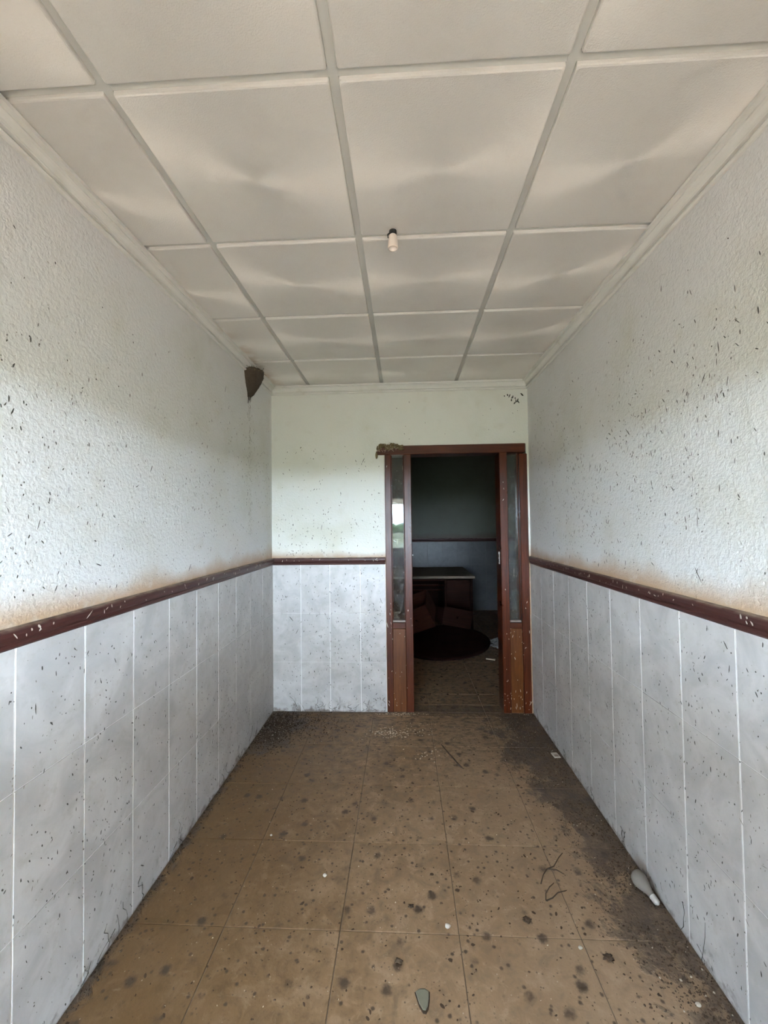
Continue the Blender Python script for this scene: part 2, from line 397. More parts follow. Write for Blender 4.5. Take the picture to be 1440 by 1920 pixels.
# wall tiles : each one a slab hung in front of a pale bed of grout
TT, TG = .0075, .0046
def hang(parent, mat, frame, us, vs, bed=True, name='wall_tile'):
    """frame: origin, u, v(up), n ; us / vs: joint positions"""
    o, u, v, n = frame
    if bed:
        m = MB(); p = [o + u * a + v * b + n * d for d in (-.003, TT - .0016) for (a, b) in ((us[0], vs[0]), (us[-1], vs[0]), (us[-1], vs[-1]), (us[0], vs[-1]))]
        m.add(p, [(0, 1, 2, 3), (4, 5, 6, 7), (0, 1, 5, 4), (1, 2, 6, 5), (2, 3, 7, 6), (3, 0, 4, 7)])
        m.obj('grout_bed', M['grout'] if mat.name != 'wall_tile_store_shaded' else M['grout_shaded'], parent)
    for i in range(len(us) - 1):
        for j in range(len(vs) - 1):
            w_, h_ = us[i + 1] - us[i], vs[j + 1] - vs[j]
            k = (mat.name, round(w_, 3), round(h_, 3))
            if k not in cache:
                cache[k] = slab(w_ - TG, h_ - TG * .4, TT, .0012).mesh(name); cache[k].materials.append(mat)
            t_ = link(name, cache[k], None, parent)
            c = o + u * (us[i] + w_ / 2) + v * (vs[j] + h_ / 2) + n * rnd.uniform(.0, .0007)
            R = Matrix((u, v, n)).transposed().to_4x4()
            t_.matrix_local = Matrix.Translation(c) @ R
X, Y, Z = Vector((1, 0, 0)), Vector((0, 1, 0)), Vector((0, 0, 1))
VS = [0, .3945, .7875, RZ0 + .004]
ysl = sorted([YE - .25 * k for k in range(16) if YE - .25 * k > YB] + [YB])
hang(wl, M['tile'], (Vector((XL, 0, 0)), -Y, Z, X), [-y for y in reversed(ysl)], VS)
ysr = sorted([YE] + [YE - .2 - .255 * k for k in range(15) if YE - .2 - .255 * k > YB + .02] + [YB])
ysr = sorted([YE] + [YE - .255 * k for k in range(1, 16) if YE - .255 * k > YB + .02] + [YB])
hang(wr, M['tile'], (Vector((XR, 0, 0)), Y, Z, -X), ysr, VS)
hang(we, M['tile_end'], (Vector((0, YE, 0)), X, Z, -Y), [XL, -.846, -.608, -.360, DX0 - .004], VS)
hang(ws, M['tile_shaded'], (Vector((0, YF, 0)), X, Z, -Y), [SXL + .25 * k for k in range(17)] + [SXR], VS)
hang(wsr, M['tile_shaded'], (Vector((SXR, 0, 0)), Y, Z, -X), [YE + WT + .25 * k for k in range(15)], VS, True)

# dado rails
prof = [(-.002, RZ0), (.011, RZ0), (.0155, RZ0 + .006), (.0165, RZ0 + .014), (.014, RZ0 + .018), (.0195, RZ0 + .026), (.0225, RZ0 + .038), (.0215, RZ0 + .048), (.017, RZ0 + .055), (.008, RZ1), (-.002, RZ1)]
def rail(name, fn, n=2, mat='rail', pr=prof):
    m = MB(); m.sweep(pr, fn, n); return struct(m.obj(name, M[mat]))
yn = lambda i, a: (YB, YE - max(a, 0))[i]
rail('trim_2', lambda i, a, b: (XL + a, yn(i, a), b))
rail('trim_3', lambda i, a, b: (XR - a, yn(i, a), b))
rail('trim_4', lambda i, a, b: ((XL + max(a, 0), DX0 - .004)[i], YE - a, b))
rail('trim_5', lambda i, a, b: ((SXL, SXR)[i], YF - a, b))
# ceiling mouldings
pm = [(-.002, .066), (.008, .066), (.0135, .0635), (.0145, .059), (.0125, .0545), (.005, .0535), (.005, .0475), (.017, .0465), (.0185, .0425), (.0165, .039), (.019, .031), (.025, .0225), (.0315, .0175), (.0315, .0125), (.0470, .0115), (.0480, .0), (-.002, .0)]
pm = [(a, H - .0160 - b) for a, b in pm]
rail('trim_6', lambda i, a, b: (XL + a, yn(i, a), b), 2, 'mould', pm)
rail('trim_7', lambda i, a, b: (XR - a, yn(i, a), b), 2, 'mould', pm)
rail('trim_8', lambda i, a, b: ((XL + max(a, 0), XR - max(a, 0))[i], YE - a, b), 2, 'mould', pm)

# ------------------------------------------------------------------ setting: ceiling
m = MB(); m.box(XL, XR, YB, YE, H + .012, ZT - .002)
ceil = struct(m.obj('ceiling', M['ctile']))
m = MB(); m.box(SXL, SXR, YE + WT, YF, H, ZT - .002); struct(m.obj('ceiling_store', M['plaster_shaded']))
BW = .0125
for i in range(-1, 2):
    x = GX + GP * i
    m = MB(); m.box(x - BW, x + BW, YB, YE, H - .0008, H + .0115); m.obj('main_runner', M['bar'], ceil)
gys = [GY + GP * j for j in range(-2, 4)]
gxs = [XL] + [GX + GP * i for i in range(-1, 2)] + [XR]
for y in gys:
    for a, b in zip(gxs[:-1], gxs[1:]):
        m = MB(); m.box(a + BW, b - BW, y - BW, y + BW, H - .0002, H + .0115); m.obj('cross_tee', M['bar'], ceil)
def round_rect(x0, x1, y0, y1, r, n=4):
    p = []
    for cx_, cy_, a in ((x1 - r, y1 - r, 0), (x0 + r, y1 - r, PI / 2), (x0 + r, y0 + r, PI), (x1 - r, y0 + r, 1.5 * PI)):
        for i in range(n + 1):
            t_ = a + PI / 2 * i / n; p.append((cx_ + r * math.cos(t_), cy_ + r * math.sin(t_)))
    return p
def ceiling_tile(cx_, cy_, x0, x1, y0, y1):
    k = ('c', round(x0, 3), round(x1, 3), round(y0, 3), round(y1, 3))
    if k not in cache:
        m = MB(); n = 20
        lay = [(.0128, .0105, .004), (.0128, -.008, .004), (.0140, -.0118, .006), (.0175, -.0135, .0085)]
        for ins, z, r in lay: m.v += [(*p, z) for p in round_rect(x0 + ins, x1 - ins, y0 + ins, y1 - ins, r)]
        for l in range(len(lay) - 1):
            for i in range(n):
                j = (i + 1) % n; m.f.append((l * n + i, l * n + j, (l + 1) * n + j, (l + 1) * n + i))
        m.f.append(tuple((len(lay) - 1) * n + i for i in range(n))); m.f.append(tuple(range(n)))
        cache[k] = m.mesh('ceiling_tile'); cache[k].materials.append(M['ctile'])
    o = link('ceiling_tile', cache[k], None, ceil)
    o.location = (cx_, cy_, H); o.rotation_euler = (rnd.uniform(-.0022, .0022), rnd.uniform(-.0022, .0022), 0)
for i in range(-2, 2):
    for j in range(-3, 4):
        cx_, cy_ = GX + GP * (i + .5), GY + GP * (j + .5)
        x0, x1 = max(XL + .022, cx_ - .3) - cx_, min(XR - .022, cx_ + .3) - cx_
        y0, y1 = max(YB, cy_ - .3) - cy_, min(YE - .022, cy_ + .3) - cy_
        if x1 - x0 > .05 and y1 - y0 > .05: ceiling_tile(cx_, cy_, x0, x1, y0, y1)

# ------------------------------------------------------------------ doorway frame
door = struct(empty('door_1', (0, YE, 0)))
FY0, FY1 = -.010, WT + .012
GZ0, GZ1 = .712, 2.068
def part(name, mat, *box, c=.004, parent=door):
    m = MB(); m.cbox(*box, c=c); return m.obj(name, M[mat], parent)
part('frame_head', 'wood_h', -.212, .978, FY0 - .004, FY1, GZ1, DZ)
part('jamb', 'wood', DX0, -.100, FY0, FY1, 0, GZ1)
part('jamb', 'wood', .928, DX1 + .006, FY0, FY1, 0, GZ1 - .01)
part('stile', 'wood', .004, .064, FY0, FY1, 0, GZ1)
part('stile', 'wood', .770, .832, FY0, FY1, 0, GZ1)
for x0, x1 in ((-.100, .004), (.832, .928)):
    part('panel_rail', 'wood', x0, x1, FY0 + .012, FY1 - .012, GZ0 - .050, GZ0 - .004, c=.003)
    part('lower_panel', 'panel', x0, x1, FY0 + .006, FY1 - .03, 0.0, GZ0 - .050, c=.003)
    m = MB(); m.box(x0, x1, .055, .060, GZ0 - .004, GZ1); g_ = m.obj('glass_pane', M['glass'], door)
    m = MB(); m.cbox(x0, x1, FY0 + .034, .054, GZ0 - .004, GZ0 + .010, c=.002); m.obj('glazing_bead', M['bead'], door)
    for xx in (x0, x1 - .007):
        m = MB(); m.cbox(xx, xx + .007, .038, .054, GZ0 + .011, GZ1, c=.0015); m.obj('glazing_bead', M['wood'], door)
# striker plate on the right post, latch stub on the left one
m = MB(); m.cbox(.7675, .7705, .045, .075, 1.17, 1.27, c=.001); sp_ = m.obj('striker_plate', M['metal'], door)
m = MB(); m.cbox(.7665, .7678, .052, .068, 1.185, 1.21, c=.0004); m.cbox(.7665, .7678, .052, .068, 1.225, 1.25, c=.0004); m.obj('striker_hole', M['rubber'], sp_)
m = MB(); m.cbox(.0645, .074, .04, .06, 1.243, 1.253, c=.002); m.obj('latch_stub', M['metal'], door)

# ------------------------------------------------------------------ outside: ground, far trees
m = MB(); m.box(-60, 60, -90, YB - 5.6, -.5, -.10); struct(m.obj('ground', M['grass']))
m = MB(); m.box(-9, 9, YB - 5.6, YB - .15, -.5, -.06); struct(m.obj('terrace', M['concrete']))
m = MB(); m.box(-3.5, 4.5, YB - 5.0, YB - .45, 2.06, 2.2); struct(m.obj('added_porch_roof', M['outer']))  # unseen roof added, depth and height set to narrow the band of sky light
for x in (-3.3, 4.3):
    m = MB(); m.cbox(x - .1, x + .1, YB - 4.95, YB - 4.75, -.06, 2.06, c=.01); struct(m.obj('added_porch_post', M['outer']))  # posts added to carry the unseen roof
def lump(r, seed, amp=.3, n=2):
    bm = bmesh.new(); bmesh.ops.create_icosphere(bm, subdivisions=n, radius=1)
    for v in bm.verts:
        d = mnoise.noise(v.co * 1.7 + Vector((seed * 3.1, seed, 0))) + .5 * mnoise.noise(v.co * 4 + Vector((0, seed, seed)))
        v.co *= (1 + amp * d)
        v.co = Vector((v.co.x * r[0], v.co.y * r[1], v.co.z * r[2]))
    bm.verts.index_update(); out = ([v.co.copy() for v in bm.verts], [[v.index for v in f.verts] for f in bm.faces]); bm.free(); return out
trees = [(-1.6, -40, 1.0, 'round bushy tree seen as the nearest tree in the left pane reflection'), (-14, -52, 1.15, 'tall tree at the left of the treeline across the field'),
         (9, -55, 1.1, 'broad tree at the right of the treeline across the field'), (-32, -60, 1.25, 'tree at the far left end of the treeline'), (26, -60, 1.2, 'tree at the far right end of the treeline')]
for k, (x, y, s, lab) in enumerate(trees):
    e = empty('field_tree', (x, y, -.1)); tag(e, lab, 'tree', 'trees across the field')
    m = MB(); m.tube([(0, 0, 0), (.05, 0, .5 * s), (0, .1, 1.2 * s)], [.16, .13, .09], 8); m.obj('trunk', M['bark'], e)
    m = MB()
    for q in range(5):
        v_, f_ = lump((1.5 * s * rnd.uniform(.7, 1.1), 1.3 * s, .62 * s), k * 7 + q, .5)
        off = Vector((rnd.uniform(-2.2, 2.2), rnd.uniform(-.6, .6), rnd.uniform(.8, 1.45) * s)); m.add([a + off for a in v_], f_)
    m.obj('crown', M['leaf'], e)

# ------------------------------------------------------------------ scattered marks
def flecks(name, frame, items, mat, label, cat, h=.0012, parent=None):
    """items: (u, v, length, width, angle). Each fleck is a small raised blob"""
    o, u, v, n = frame; m = MB()
    for (a, b, ln, wd, an) in items:
        c = o + u * a + v * b; d = u * math.sin(an) + v * math.cos(an); s = n.cross(d)
        k = 7; r0 = rnd.uniform(0, 6.28); rim = []
        for i in range(k):
            t_ = 2 * PI * i / k + r0; j = rnd.uniform(.72, 1.15)
            rim.append(c + d * (math.cos(t_) * ln * .5 * j) + s * (math.sin(t_) * wd * .5 * j) + n * .0002)
        top = c + n * (h * rnd.uniform(.6, 1.3))
        m.add(rim + [top], [(i, (i + 1) % k, k) for i in range(k)])
    o_ = m.obj(name, mat, parent, smooth=True)
    tag(o_, label, cat, kind='stuff'); return o_
def clusters(n, u0, u1, v0, v1, dens=None, nc=14, spread=.12, frac=.55):
    cs = [(rnd.uniform(u0, u1), rnd.uniform(v0, v1)) for _ in range(nc)]; out = []; g = 0
    while len(out) < n and g < n * 60:
        g += 1
        if rnd.random() < frac:
            c = rnd.choice(cs); a, b = rnd.gauss(c[0], spread), rnd.gauss(c[1], spread * 1.2)
        else: a, b = rnd.uniform(u0, u1), rnd.uniform(v0, v1)
        if not (u0 < a < u1 and v0 < b < v1): continue
        if dens and rnd.random() > dens(a, b): continue
        out.append((a, b))
    return out
def fk(pts, l0=.006, l1=.022, w0=.0025, w1=.0055, tilt=.45, streak=.06):
    out = []
    for a, b in pts:
        ln = l0 + (l1 - l0) * rnd.random() ** 2.2
        if rnd.random() < streak: ln *= rnd.uniform(1.6, 2.6)
        wd = min(ln, rnd.uniform(w0, w1)); out.append((a, b, ln, wd, rnd.gauss(0.05, tilt)))
    return out
FL = (Vector((XL + .0002, 0, 0)), -Y, Z, X); FR = (Vector((XR - .0002, 0, 0)), Y, Z, -X); FE = (Vector((0, YE - .0002, 0)), X, Z, -Y)
FLt = (Vector((XL + TT + .0008, 0, 0)), -Y, Z, X); FRt = (Vector((XR - TT - .0008, 0, 0)), Y, Z, -X); FEt = (Vector((0, YE - TT - .0008, 0)), X, Z, -Y)
hi = lambda a, b: max(.03, min(1, (2.45 - b) / .55))
LB = 'bird droppings'
flecks('bird_dropping', FL, fk(clusters(560, -3.30, -.8, 1.28, 2.5, hi, 22)), M['dropping'], 'dark bird droppings spattered on the plaster of the left wall', LB)
flecks('bird_dropping', FL, fk(clusters(420, -3.30, -.8, 1.25, 2.4, hi, 26), .003, .010, .0018, .004), M['dropping_mid'], 'faint small droppings on the plaster of the left wall', LB)
flecks('bird_dropping', FR, fk(clusters(760, .8, 3.25, 1.28, 2.45, hi, 24), .007, .030), M['dropping'], 'dark bird droppings spattered on the plaster of the right wall', LB)
flecks('bird_dropping', FR, fk(clusters(480, .8, 3.25, 1.25, 2.35, hi, 26), .003, .011, .0018, .004), M['dropping_mid'], 'faint small droppings on the plaster of the right wall', LB)
flecks('bird_dropping', FE, fk(clusters(230, -1.05, -.18, 1.25, 2.15, lambda a, b: .25 + .75 * (2.15 - b) / .9, 10)) + fk(clusters(14, -.1, 1.0, 2.16, 2.5, None, 3)), M['dropping'], 'dark droppings on the plaster left of the doorway', LB)
flecks('bird_dropping', FLt, fk(clusters(1000, -3.33, -.8, .02, 1.16, None, 40, .10), .005, .018), M['dropping'], 'dark droppings on the tiles of the left wall', LB)
flecks('bird_dropping', FLt, fk(clusters(950, -3.33, -.8, .02, 1.16, None, 40, .10), .003, .010, .0015, .0035), M['dropping_mid'], 'faint small droppings on the tiles of the left wall', LB)
flecks('bird_dropping', FRt, fk(clusters(900, .8, 3.3, .02, 1.16, None, 40, .10), .005, .019), M['dropping'], 'dark droppings on the tiles of the right wall', LB)
flecks('bird_dropping', FRt, fk(clusters(850, .8, 3.3, .02, 1.16, None, 40, .10), .003, .011, .0015, .0035), M['dropping_mid'], 'faint small droppings on the tiles of the right wall', LB)
flecks('bird_dropping', FEt, fk(clusters(420, -1.06, -.17, .02, 1.16, lambda a, b: .35 + .65 * (a + 1.06) / .9, 24, .07), .006, .024), M['dropping'], 'dark droppings on the tiles of the end wall', LB)
# pale droppings on the dark rails, the frame and the panes
fr = lambda off: (Vector((0, YE + off, 0)), X, Z, -Y)
railL = (Vector((XL + .0222, 0, 0)), -Y, Z, X); railR = (Vector((XR - .0222, 0, 0)), Y, Z, -X); railE = (Vector((0, YE - .0222, 0)), X, Z, -Y)
flecks('bird_dropping', railL, fk([(rnd.uniform(-3.2, -.85), rnd.uniform(RZ0 + .028, RZ0 + .048)) for _ in range(46)], .008, .022, .003, .007, .5), M['dropping_white'], 'pale droppings on the brown rail of the left wall', LB)
flecks('bird_dropping', railR, fk([(rnd.uniform(.85, 3.2), rnd.uniform(RZ0 + .028, RZ0 + .048)) for _ in range(50)], .008, .022, .003, .007, .5), M['dropping_white'], 'pale droppings on the brown rail of the right wall', LB)
flecks('bird_dropping', railE, fk([(rnd.uniform(-1.0, -.2), rnd.uniform(RZ0 + .028, RZ0 + .048)) for _ in range(12)], .008, .02, .003, .006, .3), M['dropping_white'], 'pale droppings on the brown rail of the end wall', LB)
low = lambda a, b: max(.08, 1 - b / 1.5)
pts = clusters(46, -.145, .06, .03, 2.0, low, 8, .06) + clusters(70, .775, .985, .03, 1.9, low, 9, .06)
pts = [(a, b) for a, b in pts if not ((-.102 < a < .006 or .83 < a < .93) and b > GZ0 - .05)]
lowp = [(a, b) for a, b in pts if (-.102 < a < .006 or .83 < a < .93)]; rest = [q for q in pts if q not in lowp]
flecks('bird_dropping', fr(FY0 - .0005), fk(rest, .006, .026, .003, .006, .25, .1), M['dropping_white'], 'pale droppings down the posts of the doorway frame', LB)
flecks('bird_dropping', fr(FY0 + .0055), fk(lowp, .006, .026, .003, .006, .25, .1), M['dropping_white'], 'pale droppings on the lower panels of the doorway frame', LB)
gp = clusters(40, -.09, -.004, .74, 2.0, lambda a, b: max(.1, 1.3 - b * .75), 6, .06) + clusters(26, .842, .918, .74, 1.9, lambda a, b: max(.06, 1.2 - b * .8), 5, .06)
flecks('bird_dropping', fr(.0548), fk(gp, .006, .024, .003, .006, .35), M['dropping_white'], 'pale droppings on the narrow panes of the doorway', LB)

# grime strands and dirty web creeping up from the floor
def strands(name, frame, us, n, label, zmax=.16):
    o, u, v, nn = frame; m = MB()
    for _ in range(n):
        a = rnd.uniform(*us); b = 0.0; pts_ = []; k = rnd.randint(4, 8); top = rnd.uniform(.03, zmax)
        for i in range(k):
            pts_.append(o + u * a + v * (top * i / (k - 1) + .003) + nn * .0012); a += rnd.gauss(0, .014)
        m.tube(pts_, [rnd.uniform(.0004, .0016) for _ in pts_], 4)
    tag(m.obj(name, M['dropping'], smooth=True), label, 'grime', kind='stuff')
strands('grime_strand', FRt, (1.0, 3.3), 10, 'dark strands of grime above the floor on the right wall tiles')
strands('grime_strand', FLt, (-3.3, -1.0), 20, 'dark strands of grime above the floor on the left wall tiles', .12)
strands('grime_strand', FEt, (-1.05, -.17), 20, 'dark strands of grime above the floor on the end wall tiles', .12)
strands('nest_streak', FL, (-2.93, -2.86), 0, 'x') if False else None
pts = [(-(2.862 + rnd.gauss(0, .016)), 2.44 - 1.0 * rnd.random() ** 1.5) for _ in range(150)]
flecks('nest_drip', FL, fk(pts, .006, .03, .002, .005, .15, .15), M['dropping_mid'], 'brown drips running down the wall below the corner nest', 'stain')
# floor litter
FF = (Vector((0, 0, .0006)), X, Y, Z)
def edge_x(y): return .90 - .18 * min(1, max(0, (y - 1.2) / 1.8))
def strip(n):
    out = []
    while len(out) < n:
        y = rnd.uniform(.9, 3.32); x = XR - .012 - abs(rnd.gauss(0, .14)) * (1.35 if y > 2.3 else .8)
        if mnoise.noise(Vector((x * 4, y * 4, 2))) < -.28: continue
        if x > .3: out.append((x, y))
    return out
rad_ = lambda pts, l0, l1: [(a, b, l := rnd.uniform(l0, l1), l * rnd.uniform(.35, .9), rnd.uniform(0, 6.3)) for a, b in pts]
def blob(n, cx_, cy_, sx, sy_, z0=None):
    out = []
    while len(out) < n:
        a, b = rnd.gauss(cx_, sx), rnd.gauss(cy_, sy_)
        if XL + .012 < a < XR - .012 and b < YE - .012: out.append((a, b))
    return out
flecks('floor_crumb', FF, rad_(strip(1500), .003, .010), M['dirt'], 'dark crumbs of droppings banked along the foot of the right wall', 'litter', .005)
flecks('floor_crumb', FF, rad_(strip(2200), .003, .011), M['dirt_mid'], 'brown crumbs mixed into the dirt bank along the right wall', 'litter', .004)
flecks('floor_crumb', FF, rad_(blob(1500, -.98, 3.08, .10, .16) + blob(350, -.75, 3.15, .16, .12), .004, .014), M['dirt'], 'dark heap of crumbs in the far left corner of the floor', 'litter', .006)
flecks('floor_crumb', FF, rad_(clusters(1500, XL + .02, XR - .03, .9, 3.33, lambda a, b: .35 + .3 * (b - 1), 60, .08, .4), .003, .011), M['dirt_mid'], 'dark crumbs scattered over the middle of the floor', 'litter', .003)
flecks('floor_crumb', FF, rad_(clusters(120, XL + .05, .9, .9, 3.2, None, 30, .06, .4), .008, .022), M['dirt_mid'], 'larger dark dabs of droppings on the floor tiles', 'litter', .0012)
flecks('floor_crumb', FF, rad_([(XL + .012 + abs(rnd.gauss(0, .018)), rnd.uniform(.9, 3.3)) for _ in range(420)], .004, .013), M['dirt'], 'dark crumbs along the foot of the left wall', 'litter', .005)
flecks('floor_crumb', FF, rad_(blob(120, -.13, 3.02, .07, .035) + blob(40, .08, 3.05, .06, .05) + blob(90, -.03, 3.315, .08, .016) + blob(30, .13, 2.75, .06, .04), .005, .014), M['straw'], 'pale straw bits fallen below the doorway nest', 'litter', .004)
flecks('floor_crumb', FF, rad_(blob(110, -.99, 3.06, .07, .09) + strip(60) + blob(16, .95, 3.32, .05, .012), .004, .011), M['dropping_white'], 'pale specks among the dark dirt along the walls', 'litter', .004)
flecks('floor_crumb', FF, rad_(clusters(60, XL + .05, .95, 1.0, 3.3, None, 10, .1, .2), .003, .008), M['straw'], 'pale grains scattered over the brown floor', 'litter', .004)
SF = (Vector((0, 0, .0008)), X, Y, Z)
flecks('floor_crumb', SF, rad_([(rnd.uniform(0, 1.5), rnd.uniform(3.55, 5.7)) for _ in range(420)], .006, .03), M['dirt'], 'dark litter on the floor of the room beyond', 'litter', .005)
# spatter beside the ceiling moulding above the doorway
sm = [(.885, 2.512), (.905, 2.497), (.93, 2.492), (.935, 2.470), (.945, 2.466), (.90, 2.478), (.925, 2.453), (.87, 2.52), (.955, 2.462), (.95, 2.477), (.912, 2.506), (.985, 2.52), (.845, 2.513)]
flecks('mud_spatter', FE, [(a - .02, b + .015, rnd.uniform(.014, .034), rnd.uniform(.007, .013), rnd.uniform(-.8, .8)) for a, b in sm], M['dropping'], 'spatter of mud under the moulding above the right end of the doorway', 'mud', .004)

# ------------------------------------------------------------------ swallow nests
def nest():
    e = empty('mud_nest', (XL, 2.855, 2.43)); tag(e, 'dark mud bird nest stuck under the moulding of the left wall', 'nest')
    m = MB(); prof_ = [(.012, -.015), (.030, .0), (.052, .03), (.074, .07), (.090, .11), (.100, .15), (.103, .168), (.094, .172), (.080, .158), (.05, .135), (.0, .125)]
    pp = []
    for (r0, z0), (r1, z1) in zip(prof_[:-1], prof_[1:]): pp += [(r0 + (r1 - r0) * k / 4, z0 + (z1 - z0) * k / 4) for k in range(4)]
    m.lathe(pp + [prof_[-1]], 48, None, -PI / 2, PI / 2)
    m.v = [Vector(p) for p in m.v]
    for i, p in enumerate(m.v):
        d = mnoise.noise(p * 130) * .005 + mnoise.noise(p * 60) * .006 + mnoise.noise(p * 22) * .008
        r = Vector((p.x, p.y, 0)); L_ = r.length
        if L_ > 1e-4: p += r / L_ * d
        p.z += d * .8; p.y *= .86; p.x = max(p.x, -.001)
    m.obj('nest_cup', M['mud'], e, smooth=True)
    m = MB()
    for k in range(70):
        a = rnd.uniform(-PI / 2 + .1, PI / 2 - .1); r = rnd.uniform(.070, .104); z = .165 + rnd.uniform(-.012, .014)
        p = Vector((r * math.cos(a), r * math.sin(a) * .86, z)); d = Vector((rnd.gauss(0, 1), rnd.gauss(0, 1), rnd.gauss(0, .35))).normalized() * rnd.uniform(.008, .022)
        if (p + d).x > .003 and (p - d).x > .003: m.tube([p - d, p + d * .1 + Vector((0, 0, .002)), p + d], .0016, 4)
    m.obj('nest_straw', M['mud_pale'], e, smooth=True)
    m = MB()
    for y_, z0, z1 in ((-.018, -.01, -.062), (.012, -.01, -.035), (-.03, .005, -.02)):
        m.tube([(.004, y_, z0 + .02), (.003, y_ + .002, (z0 + z1) / 2), (.001, y_ + .001, z1)], [.006, .003, .0012], 5)
    m.obj('mud_drip', M['mud'], e, smooth=True)
nest()
e = empty('mud_remains', (-.12, YE - .014, 2.11)); tag(e, 'crumbling moss brown mud nest remains on the left end of the doorway head', 'nest')
m = MB()
for k in range(26):
    u_ = (k + .5) / 26; x = -.085 + .20 * u_ + rnd.gauss(0, .01); z = .012 + .02 * math.sin(u_ * 3.1) + rnd.gauss(0, .009)
    v_, f_ = lump((rnd.uniform(.012, .026), rnd.uniform(.010, .018), rnd.uniform(.008, .015)), k, .5)
    m.add([a + Vector((x, rnd.uniform(-.012, .0), z)) for a in v_], f_)
m.obj('mud_lump', M['mud_moss'], e, smooth=True)
m = MB()
for k in range(26):
    p = Vector((rnd.uniform(-.09, .11), rnd.uniform(-.022, -.012), rnd.uniform(-.022, .045))); d = Vector((rnd.gauss(0, 1), rnd.gauss(0, .3), rnd.gauss(0, .5))).normalized() * rnd.uniform(.010, .026)
    m.tube([p - d, p + Vector((0, 0, .003)), p + d], .0013, 4)
m.obj('nest_straw', M['straw'], e, smooth=True)
m = MB(); v_, f_ = lump((.010, .008, .030), 3, .4); m.add([a + Vector((-.095, .004, -.045)) for a in v_], f_); m.obj('mud_drip', M['mud_moss'], e, smooth=True)

# ------------------------------------------------------------------ lamp holder hanging from the ceiling
e = empty('lamp_holder', (-.028, 1.578, H - .0135)); tag(e, 'bare white lamp holder hanging on black taped wire from the ceiling', 'lamp holder')
m = MB(); m.lathe([(0, .012), (.012, .011), (.0145, .002), (.015, -.012), (.012, -.018), (0, -.019)], 18); m.obj('wire_tape', M['rubber'], e, smooth=True)
m = MB(); m.tube([(-.010, 0, -.004), (-.020, .002, -.012), (-.019, .004, -.022), (-.014, .004, -.026)], .0022, 6); m.obj('wire', M['rubber'], e, smooth=True)
m = MB(); m.lathe([(0, -.016), (.012, -.016), (.0155, -.020), (.0165, -.030), (.0185, -.036), (.0195, -.060), (.0200, -.066), (.0185, -.070), (.015, -.069), (.014, -.055), (0, -.054)], 24); m.obj('holder_body', M['porcelain'], e, smooth=True)

# ------------------------------------------------------------------ things on the floor
d = Vector((.022, -.085, -.022)).normalized(); q = d.to_track_quat('Z', 'Y').to_matrix().to_4x4()
e = empty('light_bulb', (.957, 1.862, .0365)); e.matrix_world = Matrix.Translation((.950, 1.788, .0335)) @ q @ Matrix.Scale(.9, 4)
tag(e, 'dusty frosted light bulb lying in the dirt at the foot of the right wall', 'light bulb')
m = MB(); pr = [(0, -.035), (.012, -.033), (.024, -.0265), (.032, -.015), (.035, 0), (.033, .014), (.027, .030), (.020, .045), (.0155, .056), (.014, .068), (.0138, .072)]
m.lathe(pr, 28); m.obj('bulb_globe', M['bulb'], e, smooth=True)
m = MB(); pr = [(.0142, .070)]
for k in range(5): pr += [(.0142, .073 + k * .0044), (.0128, .0752 + k * .0044)]
pr += [(.013, .096), (.008, .1), (.005, .103), (0, .103)]
m.lathe(pr, 22); m.obj('screw_cap', M['metal'], e, smooth=True)

e = empty('plastic_chip', (.956, 2.747, .006), (.12, .05, .2)); tag(e, 'small square white chip lying in the dirt by the right wall', 'chip')
m = MB(); m.cbox(-.021, .021, -.024, .024, -.002, .003, c=.001); m.obj('chip_plate', M['white'], e)
m = MB(); m.box(-.013, .013, -.015, .004, .0029, .0034); m.obj('chip_mark', M['ink'], e)

e = empty('stone_shard', (.040, 1.350, .001), (0, 0, .1)); tag(e, 'flat grey shard with a dark rim on the floor near the bottom edge', 'shard')
ol = [(-.020, .024), (-.006, .031), (.012, .030), (.022, .022), (.019, .004), (.012, -.018), (.004, -.028), (-.004, -.026), (-.013, -.008)]
def plate(ol, z0, z1, ins):
    m = MB(); n = len(ol)
    for z, k in ((z0, 1), (z1 - .001, 1), (z1, 1 - ins)): m.v += [(x * k, y * k, z) for x, y in ol]
    for l in (0, n):
        for i in range(n): j = (i + 1) % n; m.f.append((l + i, l + j, l + n + j, l + n + i))
    m.f.append(tuple(range(2 * n, 3 * n))); m.f.append(tuple(range(n))[::-1]); return m
plate(ol, 0, .006, .1).obj('shard_plate', M['stone'], e)
plate([(x * 1.18, y * 1.15 - .003) for x, y in ol], -.001, .002, .12).obj('dirt_rim', M['dirt'], e)

tw = [([(.55, 1.79), (.575, 1.835), (.60, 1.865), (.635, 1.88), (.675, 1.93), (.70, 1.955)], 'longest thin twig on the floor, forking away towards the right wall'),
      ([(.60, 1.865), (.64, 1.862), (.665, 1.84)], 'short bent twig beside the longest one'),
      ([(.545, 1.715), (.555, 1.745), (.58, 1.775), (.605, 1.795)], 'curved twig lying between the other twigs'),
      ([(.545, 1.712), (.575, 1.725), (.605, 1.75), (.645, 1.762)], 'lowest thin twig, nearest to the bottom edge')]
for p, lab in tw:
    m = MB(); m.tube([(x, y, .0032) for x, y in p], [.0022] * (len(p) - 1) + [.0012], 6)
    tag(m.obj('twig', M['twig'], smooth=True), lab, 'twig', 'twigs on the floor')
tw2 = [(.235, 2.86), (.27, 2.76), (.295, 2.70), (.325, 2.62), (.345, 2.585)]
m = MB(); m.tube([(x, y, .0045) for x, y in tw2], [.003, .004, .0045, .004, .002], 6); tag(m.obj('twig', M['twig'], smooth=True), 'straight dark stick on the floor in front of the doorway', 'twig', 'twigs on the floor')
